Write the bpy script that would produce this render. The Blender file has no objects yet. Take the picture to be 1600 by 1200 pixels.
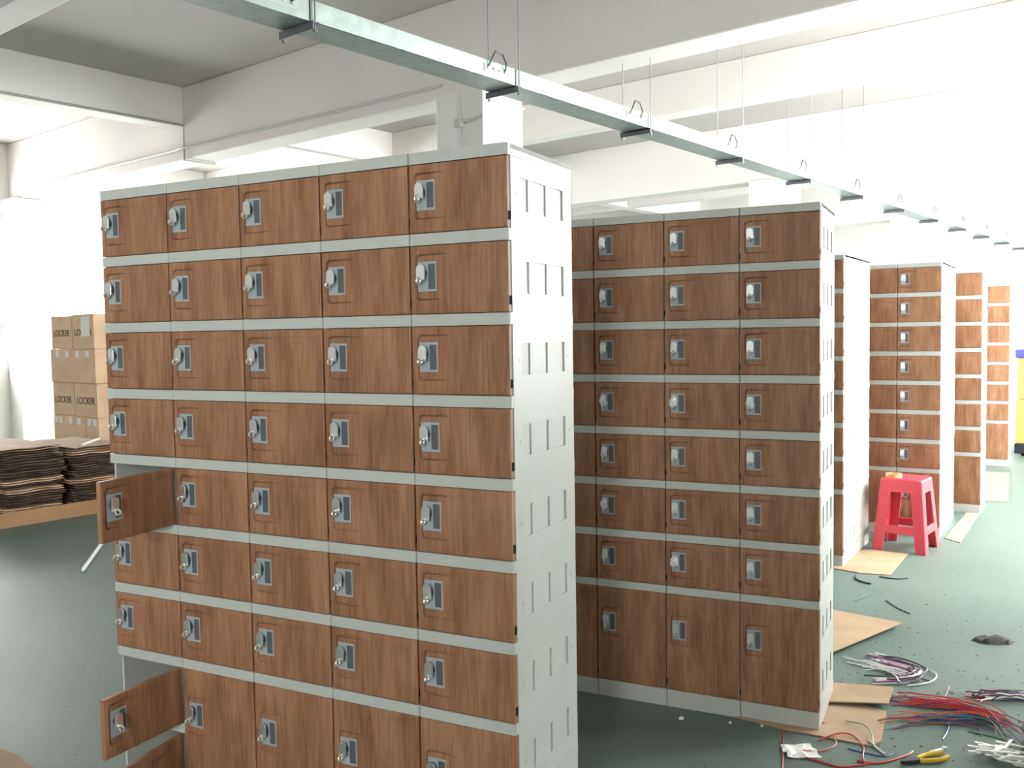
import bpy, bmesh, math, random
from mathutils import Vector, Matrix

random.seed(7)
SC = bpy.context.scene
COL = SC.collection
PI = math.pi

# ------------------------------------------------------------------ camera
def make_camera():
    cd = bpy.data.cameras.new('camera')
    cd.sensor_width = 36.0
    cd.lens = 36.0 * 1447.0 / 1600.0
    cd.clip_start = 0.05
    cd.clip_end = 200
    o = bpy.data.objects.new('camera', cd)
    COL.objects.link(o)
    pitch, roll, yaw = 0.0537, -0.0156, 0.4748
    f = Vector((-math.sin(yaw) * math.cos(pitch), math.cos(yaw) * math.cos(pitch), -math.sin(pitch)))
    r = Vector((math.cos(yaw), math.sin(yaw), 0))
    u = r.cross(f)
    r2 = r * math.cos(roll) + u * math.sin(roll)
    u2 = -r * math.sin(roll) + u * math.cos(roll)
    m = Matrix((r2, u2, -f)).transposed().to_4x4()
    m.translation = Vector((1.0091, -1.9567, 1.425))
    o.matrix_world = m
    SC.camera = o
make_camera()

# ------------------------------------------------------------------ world, exposure
SKY = 40.0
EXPOSURE = 0.13
world = bpy.data.worlds.new('overcast_sky')
SC.world = world
world.use_nodes = True
bg = world.node_tree.nodes['Background']
bg.inputs['Color'].default_value = (1.0, 0.99, 0.975, 1)
bg.inputs['Strength'].default_value = SKY
vs = SC.view_settings
vs.view_transform = 'Standard'
vs.look = 'None'
vs.exposure = EXPOSURE
vs.gamma = 1.0
vs.use_curve_mapping = False
SC.cycles.max_bounces = 10
SC.cycles.diffuse_bounces = 6
SC.cycles.glossy_bounces = 4
SC.cycles.transmission_bounces = 4
SC.cycles.transparent_max_bounces = 10
SC.cycles.caustics_reflective = False
SC.cycles.caustics_refractive = False
SC.cycles.sample_clamp_indirect = 12.0
SC.cycles.use_denoising = True
try:
    SC.cycles.denoiser = 'OPENIMAGEDENOISE'
except Exception:
    pass

# ------------------------------------------------------------------ the hall's own axes
RO = Vector((-2.685, 4.729, 0))      # foot of the middle column behind the front lockers
RA = -0.206
RXV = Vector((math.cos(RA), math.sin(RA), 0))
RYV = Vector((-math.sin(RA), math.cos(RA), 0))
def room(x, y, z=0.0):
    return RO + RXV * x + RYV * y + Vector((0, 0, z))

BAY = 5.87
SPAN = 8.3
ZB = 3.36        # underside of the main beams
ZS = 3.70        # underside of the secondary beams
ZC = 4.12        # ceiling
WIN_Z0, WIN_Z1 = 1.10, 3.30
X_L, X_R = -SPAN - 0.10, 6.05
Y_N, Y_F = -2.5 * BAY, 4 * BAY

# daylight portals in the window openings
WINDOWS = []   # (centre room x, room y, width, rotation about z of the inward normal)
OPEN = {'right': [(-2 * BAY + 0.9, -2 * BAY + 3.3), (-0.8, -0.28)] + [(i * BAY + 0.28, (i + 1) * BAY - 0.28) for i in range(0, 4)],  # nearer openings are unseen, added and sized to light locker fronts and sides
        'left': [(-1.7, -0.28), (0.28, 2.2)]}
for side, xw in (('right', X_R), ('left', X_L)):
    for ya, yb in OPEN[side]:
        WINDOWS.append((side, xw, (ya + yb) / 2, round(yb - ya, 3)))
FARW = ((X_L + 0.35, -0.35), (0.35, X_R - 0.35))
for xa, xb in FARW:
    WINDOWS.append(('far', (xa + xb) / 2, Y_F, xb - xa))
for side, x, y, wd in WINDOWS:
    ld = bpy.data.lights.new('window_daylight', 'AREA')
    ld.shape = 'RECTANGLE'
    ld.size = wd
    ld.size_y = WIN_Z1 - WIN_Z0
    ld.cycles.is_portal = True
    lo = bpy.data.objects.new('window_daylight', ld)
    COL.objects.link(lo)
    off = 0.16
    if side == 'right':
        p, n = room(x + off, y, (WIN_Z0 + WIN_Z1) / 2), -RXV
    elif side == 'left':
        p, n = room(x - off, y, (WIN_Z0 + WIN_Z1) / 2), RXV
    else:
        p, n = room(x, y + off, (WIN_Z0 + WIN_Z1) / 2), -RYV
    zax = -n
    yax = Vector((0, 0, 1))
    xax = yax.cross(zax)
    m = Matrix((xax, yax, zax)).transposed().to_4x4()
    m.translation = p
    lo.matrix_world = m

# ------------------------------------------------------------------ materials
MATS = {}
def mat(name, col, rough=0.6, metal=0.0, noise=0.0, nscale=8.0, bump=0.0, spec=0.5, bscale=60.0):
    m = bpy.data.materials.new(name)
    m.use_nodes = True
    nt = m.node_tree
    b = nt.nodes['Principled BSDF']
    b.inputs['Base Color'].default_value = (*col, 1)
    b.inputs['Roughness'].default_value = rough
    b.inputs['Metallic'].default_value = metal
    b.inputs['Specular IOR Level'].default_value = spec
    tc = nt.nodes.new('ShaderNodeTexCoord')
    if noise > 0:
        n = nt.nodes.new('ShaderNodeTexNoise')
        n.inputs['Scale'].default_value = nscale
        n.inputs['Detail'].default_value = 5
        nt.links.new(tc.outputs['Object'], n.inputs['Vector'])
        r = nt.nodes.new('ShaderNodeValToRGB')
        r.color_ramp.elements[0].position = 0.3
        r.color_ramp.elements[1].position = 0.7
        r.color_ramp.elements[0].color = (*[c * (1 - noise) for c in col], 1)
        r.color_ramp.elements[1].color = (*[min(1, c * (1 + noise * 0.5)) for c in col], 1)
        nt.links.new(n.outputs['Fac'], r.inputs['Fac'])
        nt.links.new(r.outputs['Color'], b.inputs['Base Color'])
    if bump > 0:
        n2 = nt.nodes.new('ShaderNodeTexNoise')
        n2.inputs['Scale'].default_value = bscale
        n2.inputs['Detail'].default_value = 4
        nt.links.new(tc.outputs['Object'], n2.inputs['Vector'])
        bp = nt.nodes.new('ShaderNodeBump')
        bp.inputs['Strength'].default_value = bump
        bp.inputs['Distance'].default_value = 0.01
        nt.links.new(n2.outputs['Fac'], bp.inputs['Height'])
        nt.links.new(bp.outputs['Normal'], b.inputs['Normal'])
    MATS[name] = m
    return m

def wood_mat(name, dark, mid, light):
    m = bpy.data.materials.new(name)
    m.use_nodes = True
    nt = m.node_tree
    L = nt.links
    b = nt.nodes['Principled BSDF']
    b.inputs['Roughness'].default_value = 0.5
    b.inputs['Specular IOR Level'].default_value = 0.3
    tc = nt.nodes.new('ShaderNodeTexCoord')
    oi = nt.nodes.new('ShaderNodeObjectInfo')
    mul = nt.nodes.new('ShaderNodeMath'); mul.operation = 'MULTIPLY'; mul.inputs[1].default_value = 7.3
    L.new(oi.outputs['Random'], mul.inputs[0])
    cx = nt.nodes.new('ShaderNodeCombineXYZ')
    for k in range(3):
        L.new(mul.outputs[0], cx.inputs[k])
    add = nt.nodes.new('ShaderNodeVectorMath'); add.operation = 'ADD'
    L.new(tc.outputs['Object'], add.inputs[0]); L.new(cx.outputs[0], add.inputs[1])
    mp = nt.nodes.new('ShaderNodeMapping')
    mp.inputs['Scale'].default_value = (1.0, 1.0, 0.07)
    L.new(add.outputs[0], mp.inputs['Vector'])
    n1 = nt.nodes.new('ShaderNodeTexNoise')
    n1.inputs['Scale'].default_value = 130; n1.inputs['Detail'].default_value = 6; n1.inputs['Roughness'].default_value = 0.65
    L.new(mp.outputs[0], n1.inputs['Vector'])
    mp2 = nt.nodes.new('ShaderNodeMapping')
    mp2.inputs['Scale'].default_value = (1.0, 1.0, 0.16)
    L.new(add.outputs[0], mp2.inputs['Vector'])
    n2 = nt.nodes.new('ShaderNodeTexNoise')
    n2.inputs['Scale'].default_value = 22; n2.inputs['Detail'].default_value = 3
    L.new(mp2.outputs[0], n2.inputs['Vector'])
    mx = nt.nodes.new('ShaderNodeMath'); mx.operation = 'MULTIPLY_ADD'
    mx.inputs[1].default_value = 0.55
    L.new(n1.outputs['Fac'], mx.inputs[0])
    sc = nt.nodes.new('ShaderNodeMath'); sc.operation = 'MULTIPLY'; sc.inputs[1].default_value = 0.45
    L.new(n2.outputs['Fac'], sc.inputs[0]); L.new(sc.outputs[0], mx.inputs[2])
    r = nt.nodes.new('ShaderNodeValToRGB')
    e = r.color_ramp.elements
    e[0].position = 0.36; e[0].color = (*dark, 1)
    e[1].position = 0.64; e[1].color = (*light, 1)
    em = e.new(0.5); em.color = (*mid, 1)
    L.new(mx.outputs[0], r.inputs['Fac'])
    L.new(r.outputs['Color'], b.inputs['Base Color'])
    MATS[name] = m
    return m

def floor_mat():
    m = bpy.data.materials.new('floor_paint')
    m.use_nodes = True
    nt = m.node_tree; L = nt.links
    b = nt.nodes['Principled BSDF']
    tc = nt.nodes.new('ShaderNodeTexCoord')
    n1 = nt.nodes.new('ShaderNodeTexNoise'); n1.inputs['Scale'].default_value = 0.9; n1.inputs['Detail'].default_value = 8; n1.inputs['Roughness'].default_value = 0.6
    L.new(tc.outputs['Object'], n1.inputs['Vector'])
    r1 = nt.nodes.new('ShaderNodeValToRGB')
    r1.color_ramp.elements[0].position = 0.35; r1.color_ramp.elements[0].color = (0.102, 0.146, 0.130, 1)
    r1.color_ramp.elements[1].position = 0.68; r1.color_ramp.elements[1].color = (0.146, 0.19, 0.172, 1)
    L.new(n1.outputs['Fac'], r1.inputs['Fac'])
    n2 = nt.nodes.new('ShaderNodeTexNoise'); n2.inputs['Scale'].default_value = 45; n2.inputs['Detail'].default_value = 3
    L.new(tc.outputs['Object'], n2.inputs['Vector'])
    r2 = nt.nodes.new('ShaderNodeValToRGB')
    r2.color_ramp.elements[0].position = 0.30; r2.color_ramp.elements[0].color = (0.45, 0.42, 0.42, 1)
    r2.color_ramp.elements[1].position = 0.36; r2.color_ramp.elements[1].color = (1, 1, 1, 1)
    L.new(n2.outputs['Fac'], r2.inputs['Fac'])
    mx = nt.nodes.new('ShaderNodeMix'); mx.data_type = 'RGBA'; mx.blend_type = 'MULTIPLY'; mx.inputs['Factor'].default_value = 0.8
    L.new(r1.outputs['Color'], mx.inputs['A']); L.new(r2.outputs['Color'], mx.inputs['B'])
    L.new(mx.outputs['Result'], b.inputs['Base Color'])
    r3 = nt.nodes.new('ShaderNodeMapRange')
    r3.inputs['To Min'].default_value = 0.42; r3.inputs['To Max'].default_value = 0.65
    L.new(n1.outputs['Fac'], r3.inputs['Value'])
    L.new(r3.outputs['Result'], b.inputs['Roughness'])
    b.inputs['Specular IOR Level'].default_value = 0.28
    MATS['floor_paint'] = m

def pane_mat():
    m = bpy.data.materials.new('window_glass')
    m.use_nodes = True
    nt = m.node_tree; L = nt.links
    out = nt.nodes['Material Output']
    nt.nodes.remove(nt.nodes['Principled BSDF'])
    t = nt.nodes.new('ShaderNodeBsdfTransparent'); t.inputs['Color'].default_value = (0.95, 0.97, 0.96, 1)
    g = nt.nodes.new('ShaderNodeBsdfGlossy'); g.inputs['Roughness'].default_value = 0.02
    mx = nt.nodes.new('ShaderNodeMixShader'); mx.inputs['Fac'].default_value = 0.06
    L.new(t.outputs[0], mx.inputs[1]); L.new(g.outputs[0], mx.inputs[2]); L.new(mx.outputs[0], out.inputs['Surface'])
    MATS['glass'] = m

mat('wall_paint', (0.78, 0.765, 0.745), 0.85, noise=0.05, nscale=1.5)
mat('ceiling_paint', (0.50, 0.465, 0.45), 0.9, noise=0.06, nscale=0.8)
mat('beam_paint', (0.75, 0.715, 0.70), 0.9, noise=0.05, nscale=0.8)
mat('frame_white', (0.75, 0.76, 0.76), 0.4)
floor_mat(); pane_mat()
wood_mat('locker_wood', (0.185, 0.083, 0.042), (0.275, 0.132, 0.069), (0.37, 0.195, 0.110))
mat('locker_plastic', (0.465, 0.48, 0.458), 0.42, noise=0.03, nscale=6)
mat('lock_grey', (0.34, 0.385, 0.41), 0.4)
mat('lock_slot', (0.085, 0.10, 0.12), 0.5)
mat('chrome', (0.80, 0.81, 0.80), 0.28, metal=0.9)
mat('matte_black', (0.012, 0.011, 0.01), 0.9, spec=0.1)
mat('groove_dark', (0.05, 0.045, 0.04), 0.7)
mat('galvanised', (0.33, 0.385, 0.37), 0.45, metal=0.6, noise=0.18, nscale=14)
mat('rod_steel', (0.28, 0.29, 0.30), 0.45, metal=0.8)
mat('bracket_steel', (0.16, 0.16, 0.18), 0.5, metal=0.5)
mat('cable_black', (0.04, 0.04, 0.045), 0.5)
mat('conduit_white', (0.55, 0.54, 0.53), 0.5)
mat('conduit_grey', (0.36, 0.35, 0.34), 0.6)
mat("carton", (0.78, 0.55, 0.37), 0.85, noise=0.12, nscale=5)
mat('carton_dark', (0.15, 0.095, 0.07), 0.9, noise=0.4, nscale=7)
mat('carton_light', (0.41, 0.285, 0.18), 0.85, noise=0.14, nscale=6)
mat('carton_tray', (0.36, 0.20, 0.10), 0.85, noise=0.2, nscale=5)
mat('ink', (0.10, 0.055, 0.03), 0.8)
mat('paper_white', (0.85, 0.85, 0.83), 0.7)
mat('tape_clear', (0.66, 0.55, 0.42), 0.25)
mat('stool_red', (0.60, 0.05, 0.075), 0.35)
mat('tape_tan', (0.50, 0.36, 0.16), 0.3)
mat('wire_red', (0.55, 0.05, 0.06), 0.4)
mat('wire_orange', (0.60, 0.14, 0.05), 0.4)
mat('wire_blue', (0.04, 0.08, 0.32), 0.4)
mat('wire_teal', (0.04, 0.22, 0.24), 0.4)
mat('wire_green', (0.06, 0.25, 0.08), 0.4)
mat('wire_purple', (0.24, 0.05, 0.20), 0.4)
mat('wire_white', (0.78, 0.76, 0.76), 0.4)
mat('wire_dark', (0.06, 0.06, 0.07), 0.5)
mat('plastic_white', (0.80, 0.81, 0.78), 0.4)
mat('plier_yellow', (0.62, 0.42, 0.02), 0.35)
mat('plier_steel', (0.07, 0.07, 0.08), 0.4, metal=0.6)
mat('spool_black', (0.015, 0.017, 0.03), 0.45)
mat('rag_grey', (0.055, 0.056, 0.046), 0.95, noise=0.3, nscale=40)
mat('bin_yellow', (0.60, 0.36, 0.11), 0.5)
mat('bin_blue', (0.07, 0.07, 0.30), 0.5)
mat('wrap_clear', (0.75, 0.77, 0.78), 0.12)

# ------------------------------------------------------------------ mesh helpers
class MB:
    def __init__(s):
        s.v = []; s.f = []
    def quad(s, a, b, c, d):
        n = len(s.v); s.v += [tuple(a), tuple(b), tuple(c), tuple(d)]; s.f.append((n, n + 1, n + 2, n + 3)); return s
    def tri(s, a, b, c):
        n = len(s.v); s.v += [tuple(a), tuple(b), tuple(c)]; s.f.append((n, n + 1, n + 2)); return s
    def box(s, x0, x1, y0, y1, z0, z1):
        n = len(s.v)
        s.v += [(x0, y0, z0), (x1, y0, z0), (x1, y1, z0), (x0, y1, z0), (x0, y0, z1), (x1, y0, z1), (x1, y1, z1), (x0, y1, z1)]
        s.f += [(n, n + 3, n + 2, n + 1), (n + 4, n + 5, n + 6, n + 7), (n, n + 1, n + 5, n + 4), (n + 1, n + 2, n + 6, n + 5), (n + 2, n + 3, n + 7, n + 6), (n + 3, n, n + 4, n + 7)]
        return s
    def hexa(s, p):       # 8 points: 4 bottom ccw, 4 top ccw
        n = len(s.v); s.v += [tuple(q) for q in p]
        s.f += [(n, n + 3, n + 2, n + 1), (n + 4, n + 5, n + 6, n + 7), (n, n + 1, n + 5, n + 4), (n + 1, n + 2, n + 6, n + 5), (n + 2, n + 3, n + 7, n + 6), (n + 3, n, n + 4, n + 7)]
        return s
    def prism(s, poly, z0, z1, axis='z'):
        n = len(s.v); k = len(poly)
        def P(a, b, c):
            return (a, b, c) if axis == 'z' else ((a, c, b) if axis == 'y' else (c, a, b))
        s.v += [P(a, b, z0) for a, b in poly] + [P(a, b, z1) for a, b in poly]
        s.f.append(tuple(range(n + k - 1, n - 1, -1))); s.f.append(tuple(range(n + k, n + 2 * k)))
        for i in range(k):
            j = (i + 1) % k
            s.f.append((n + i, n + j, n + k + j, n + k + i))
        return s
    def tube(s, pts, r, sides=6, closed=False, cap=True):
        pts = [Vector(p) for p in pts]
        n = len(s.v); m = len(pts)
        up = Vector((0, 0, 1)); prev = None
        for i, p in enumerate(pts):
            a = pts[i - 1] if (i > 0 or closed) else pts[i]
            b = pts[(i + 1) % m] if (i < m - 1 or closed) else pts[i]
            t = (b - a)
            t = t.normalized() if t.length > 1e-9 else Vector((1, 0, 0))
            ref = prev if prev is not None else (up if abs(t.z) < 0.9 else Vector((1, 0, 0)))
            x = ref - t * ref.dot(t)
            if x.length < 1e-6:
                x = Vector((1, 0, 0)) - t * t.x
            x.normalize(); y = t.cross(x); prev = x
            for k in range(sides):
                a_ = 2 * PI * k / sides
                s.v.append(tuple(p + x * (r * math.cos(a_)) + y * (r * math.sin(a_))))
        for i in range(m if closed else m - 1):
            i2 = (i + 1) % m
            for k in range(sides):
                k2 = (k + 1) % sides
                s.f.append((n + i * sides + k, n + i * sides + k2, n + i2 * sides + k2, n + i2 * sides + k))
        if cap and not closed:
            s.f.append(tuple(n + k for k in reversed(range(sides))))
            s.f.append(tuple(n + (m - 1) * sides + k for k in range(sides)))
        return s
    def mesh(s, name, material, bevel=0.0, segs=2, smooth=False, weld=False):
        me = bpy.data.meshes.new(name)
        me.from_pydata(s.v, [], s.f)
        if bevel > 0 or smooth or weld:
            bm = bmesh.new(); bm.from_mesh(me)
            bmesh.ops.remove_doubles(bm, verts=bm.verts, dist=1e-6)
            if bevel > 0:
                es = [e for e in bm.edges if e.is_manifold and e.calc_face_angle(0) > 0.5]
                bmesh.ops.bevel(bm, geom=es, offset=bevel, segments=segs, affect='EDGES', profile=0.5, clamp_overlap=True)
            bmesh.ops.recalc_face_normals(bm, faces=bm.faces)
            bm.to_mesh(me); bm.free()
            if smooth:
                me.polygons.foreach_set('use_smooth', [True] * len(me.polygons))
                try:
                    me.set_sharp_from_angle(angle=0.7)
                except Exception:
                    pass
        me.materials.append(MATS[material])
        me.update()
        return me

def add(name, me, parent=None, loc=None, rz=None):
    o = bpy.data.objects.new(name, me)
    COL.objects.link(o)
    if parent is not None:
        o.parent = parent
    if loc is not None:
        o.location = loc
    if rz is not None:
        o.rotation_euler[2] = rz
    return o
def tag(o, label, cat, group=None, kind=None):
    o['label'] = label
    if cat: o['category'] = cat
    if group: o['group'] = group
    if kind: o['kind'] = kind
    return o
def struct(o, label=None):
    o['kind'] = 'structure'
    if label: o['label'] = label
    return o
def empty(name, loc, rz=0.0):
    o = bpy.data.objects.new(name, None)
    COL.objects.link(o); o.location = loc; o.rotation_euler[2] = rz; o.empty_display_size = 0.1
    return o
def room_obj(name, me):
    return add(name, me, None, RO, RA)

# ------------------------------------------------------------------ the hall
def build_hall():
    x0, x1, y0, y1 = X_L - 0.3, X_R + 0.3, Y_N, Y_F + 0.3
    struct(room_obj('floor', MB().box(x0, x1, y0, y1, -0.2, 0).mesh('floor', 'floor_paint')), 'green-grey painted concrete factory floor')
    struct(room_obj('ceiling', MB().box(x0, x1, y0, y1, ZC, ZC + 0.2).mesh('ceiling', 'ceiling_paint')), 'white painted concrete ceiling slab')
    def side_wall(name, xa, xb, side):
        m = MB()
        m.box(xa, xb, y0, y1, 0, WIN_Z0).box(xa, xb, y0, y1, WIN_Z1, ZC)
        edges = [y0]
        for ya, yb in OPEN[side]:
            edges += [ya, yb]
        edges.append(y1)
        for k in range(0, len(edges), 2):
            m.box(xa, xb, edges[k], edges[k + 1], WIN_Z0, WIN_Z1)
        struct(room_obj(name, m.mesh(name, 'wall_paint')))
    side_wall('wall_right', X_R, X_R + 0.3, 'right')
    side_wall('wall_left', X_L - 0.3, X_L, 'left')
    m = MB()
    m.box(x0, x1, Y_F, Y_F + 0.3, 0, WIN_Z0).box(x0, x1, Y_F, Y_F + 0.3, WIN_Z1, ZC)
    for a, b in ((x0, FARW[0][0]), (-0.35, 0.35), (FARW[1][1], x1)):
        m.box(a, b, Y_F, Y_F + 0.3, WIN_Z0, WIN_Z1)
    struct(room_obj('wall_back', m.mesh('wall_back', 'wall_paint')))
    struct(room_obj('wall_front', MB().box(x0, x1, Y_N - 0.3, Y_N, 0, ZC).mesh('wall_front', 'wall_paint')))
    # windows: frame + panes
    zc0, zc1 = WIN_Z0, WIN_Z1
    cache = {}
    for n, (side, x, y, wd) in enumerate(WINDOWS):
        if wd not in cache:
            fr = MB(); t = 0.05
            fr.box(-wd / 2, wd / 2, -0.04, 0.04, zc0, zc0 + t).box(-wd / 2, wd / 2, -0.04, 0.04, zc1 - t, zc1)
            np_ = 2 if wd < 3 else (4 if wd < 5.5 else 6)
            for k in range(np_ + 1):
                xc = -wd / 2 + t / 2 + (wd - t) * k / np_
                fr.box(xc - t / 2, xc + t / 2, -0.035, 0.035, zc0 + t, zc1 - t)
            pw = (wd - t) / np_ - t
            pane = MB().box(-pw / 2, pw / 2, -0.003, 0.003, zc0 + t, zc1 - t).mesh('pane', 'glass')
            sill = MB().box(-wd / 2, wd / 2, -0.05, 0.22, zc0 - 0.04, zc0).mesh('window_sill', 'wall_paint')
            cache[wd] = (fr.mesh('window_frame', 'frame_white'), pane, np_, t, sill)
        frm, pane, np_, t, sill = cache[wd]
        rz = RA + {'right': PI / 2, 'left': -PI / 2, 'far': PI}[side]
        off = {'right': (0.12, 0), 'left': (-0.12, 0), 'far': (0, 0.12)}[side]
        e = empty('window_%d' % (n + 1), room(x + off[0], y + off[1]), rz)  # the added near openings get the same frames and panes
        struct(e, 'tall window band with white mullions full of glaring daylight')
        add('window_frame', frm, e)
        for k in range(np_):
            xc = -wd / 2 + t / 2 + (wd - t) * (k + 0.5) / np_
            add('pane', pane, e, (xc, 0, 0))
    # beams
    nb = 0
    for i in range(-2, 4):
        nb += 1
        struct(room_obj('trim_%d' % nb, MB().box(X_L, X_R, i * BAY - 0.15, i * BAY + 0.18, ZB, ZC).mesh('main_beam', 'beam_paint', 0.012)), 'deep white concrete main beam across the hall')
    for i in range(-2, 4):
        for xc in (-4.175, 4.175):
            nb += 1
            struct(room_obj('trim_%d' % nb, MB().box(xc - 0.125, xc + 0.125, i * BAY + 0.18, (i + 1) * BAY - 0.15, ZS, ZC).mesh('secondary_beam', 'beam_paint', 0.01)), 'shallower white beam running down the hall between main beams')
        for xa, xb in ((X_L, -4.3), (-4.05, 4.05), (4.3, X_R)):
            nb += 1
            yc = (i + 0.5) * BAY
            struct(room_obj('trim_%d' % nb, MB().box(xa, xb, yc - 0.02, yc + 0.23, ZS, ZC).mesh('secondary_beam', 'beam_paint', 0.01)), 'shallower white cross beam in the middle of a bay')
    # columns
    colm = MB().box(-0.25, 0.25, -0.25, 0.25, 0, ZB).mesh('column', 'wall_paint', 0.01)
    colt = MB().box(-0.25, 0.25, -0.25, 0.25, 0, ZB).mesh('column', 'wall_paint', 0.01)
    where = {(0, 0): 'square white concrete column rising right behind the front locker bank',
             (0, 1): 'square white concrete column rising behind the second locker bank',
             (0, 2): 'square white concrete column standing behind the far locker banks',
             (0, 3): 'square white concrete column near the far window wall',
             (-1, 0): 'square white concrete column beside the cartons printed LOCKER'}
    for j in (-1, 0):
        for i in range(-1, 4):
            o = add('column', colm, None, room(j * SPAN, i * BAY), RA)
            if (j, i) in where:
                tag(o, where[(j, i)], 'column', 'columns of the hall', 'structure')
            else:
                tag(o, 'square white concrete column against the left window wall', 'column', 'columns of the hall', 'structure')
build_hall()

# ------------------------------------------------------------------ conduits on beams and column
def conduits():
    # pipe under the secondary beam, dropping over the main beam and on behind it
    m = MB()
    xe = -4.05 + 0.014
    m.tube([(xe, -BAY + 0.2, ZS + 0.012), (xe, -0.17, ZS + 0.012), (xe, -0.17, ZB - 0.014), (xe, 0.2, ZB - 0.014), (xe, 0.2, ZS - 0.012), (xe - 0.01, 5.5, ZS - 0.014)], 0.013, 8)
    o = room_obj('conduit', m.mesh('conduit', 'conduit_grey', smooth=True))
    tag(o, 'thin conduit along the beam edge, dropping over the main beam face', 'conduit')
    m = MB().tube([(X_L + 0.3, -0.165, 3.475), (-4.2, -0.165, 3.467), (-4.07, -0.2, 3.467), (-4.0, -0.2, 3.467), (-3.87, -0.165, 3.467), (-0.27, -0.165, 3.46)], 0.012, 8)
    o = room_obj('conduit', m.mesh('conduit', 'conduit_white', smooth=True))
    tag(o, 'long white conduit along the face of the main beam', 'conduit')
    e = empty('conduit', room(0.017, -0.25, 0), RA)
    tag(e, 'pipe with box running up the column behind the front lockers', 'conduit')
    add('pipe', MB().tube([(0, -0.018, 0.05), (0, -0.018, ZB - 0.03)], 0.016, 8).mesh('pipe', 'conduit_white', smooth=True), e)
    add('branch_pipe', MB().tube([(0.0, -0.02, 3.10), (0.24, -0.02, 3.12), (0.247, 0.5, 3.26)], 0.011, 8).mesh('branch_pipe', 'conduit_white', smooth=True), e)
    add('junction_box', MB().box(-0.035, 0.035, -0.045, 0.0, 3.06, 3.13).mesh('junction_box', 'conduit_white', 0.004), e)
conduits()

# ------------------------------------------------------------------ cable tray
def cable_tray():
    e = empty('cable_tray', room(1.57, -1.5, 2.868), RA)
    tag(e, 'long galvanised cable tray hung on rods beneath the beams', 'cable tray')
    W, Hh = 0.20, 0.092
    L0, STEP, N = -4.5, 1.5, 16
    seg = MB()
    seg.box(-W, 0, 0.004, STEP - 0.004, 0, 0.003)
    seg.box(-W, -W + 0.003, 0.004, STEP - 0.004, 0, Hh).box(-0.003, 0, 0.004, STEP - 0.004, 0, Hh)
    seg.box(-W - 0.002, 0.002, 0.004, STEP - 0.004, Hh, Hh + 0.004)
    seg = seg.mesh('tray_section', 'galvanised')
    br = MB().box(-W - 0.03, 0.02, -0.02, 0.02, -0.006, 0.0).box(-W - 0.03, 0.02, -0.02, -0.015, -0.036, 0.0).mesh('bracket', 'bracket_steel')
    zr = ZC - 2.868
    rod = MB().tube([(0, 0, -0.05), (0, 0, zr)], 0.004, 6).mesh('hanger_rod', 'rod_steel', smooth=True)
    nut = MB().prism([(0.011 * math.cos(a * PI / 3), 0.011 * math.sin(a * PI / 3)) for a in range(6)], -0.048, -0.036).mesh('nut', 'rod_steel')
    pl = MB().box(0.001, 0.004, -0.28, -0.06, 0.03, 0.075).mesh('joint_plate', 'galvanised', 0.001)
    bolt = MB().prism([(0.007 * math.cos(a * PI / 4), 0.007 * math.sin(a * PI / 4)) for a in range(8)], 0.003, 0.012, 'x').mesh('bolt', 'chrome')
    wire = MB().tube([(0.006, -0.25, 0.055), (0.02, -0.235, 0.10), (0.012, -0.19, 0.155), (0.014, -0.13, 0.15), (0.02, -0.105, 0.10), (0.006, -0.10, 0.055)], 0.005, 6).mesh('earth_wire', 'cable_black', smooth=True)
    for k in range(N):
        y = L0 + STEP * k
        add('tray_section', seg, e, (0, y, 0))
        add('bracket', br, e, (0, y + 0.02, 0))
        for xx in (-W - 0.018, 0.012):
            add('hanger_rod', rod, e, (xx, y + 0.02, 0))
            add('nut', nut, e, (xx, y + 0.02, 0))
        add('joint_plate', pl, e, (0, y, 0))
        add('earth_wire', wire, e, (0, y, 0))
        if k < 8:
            for by in (-0.25, -0.20, -0.15, -0.10):
                add('bolt', bolt, e, (0.0, y + by, 0.055))
cable_tray()

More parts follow.
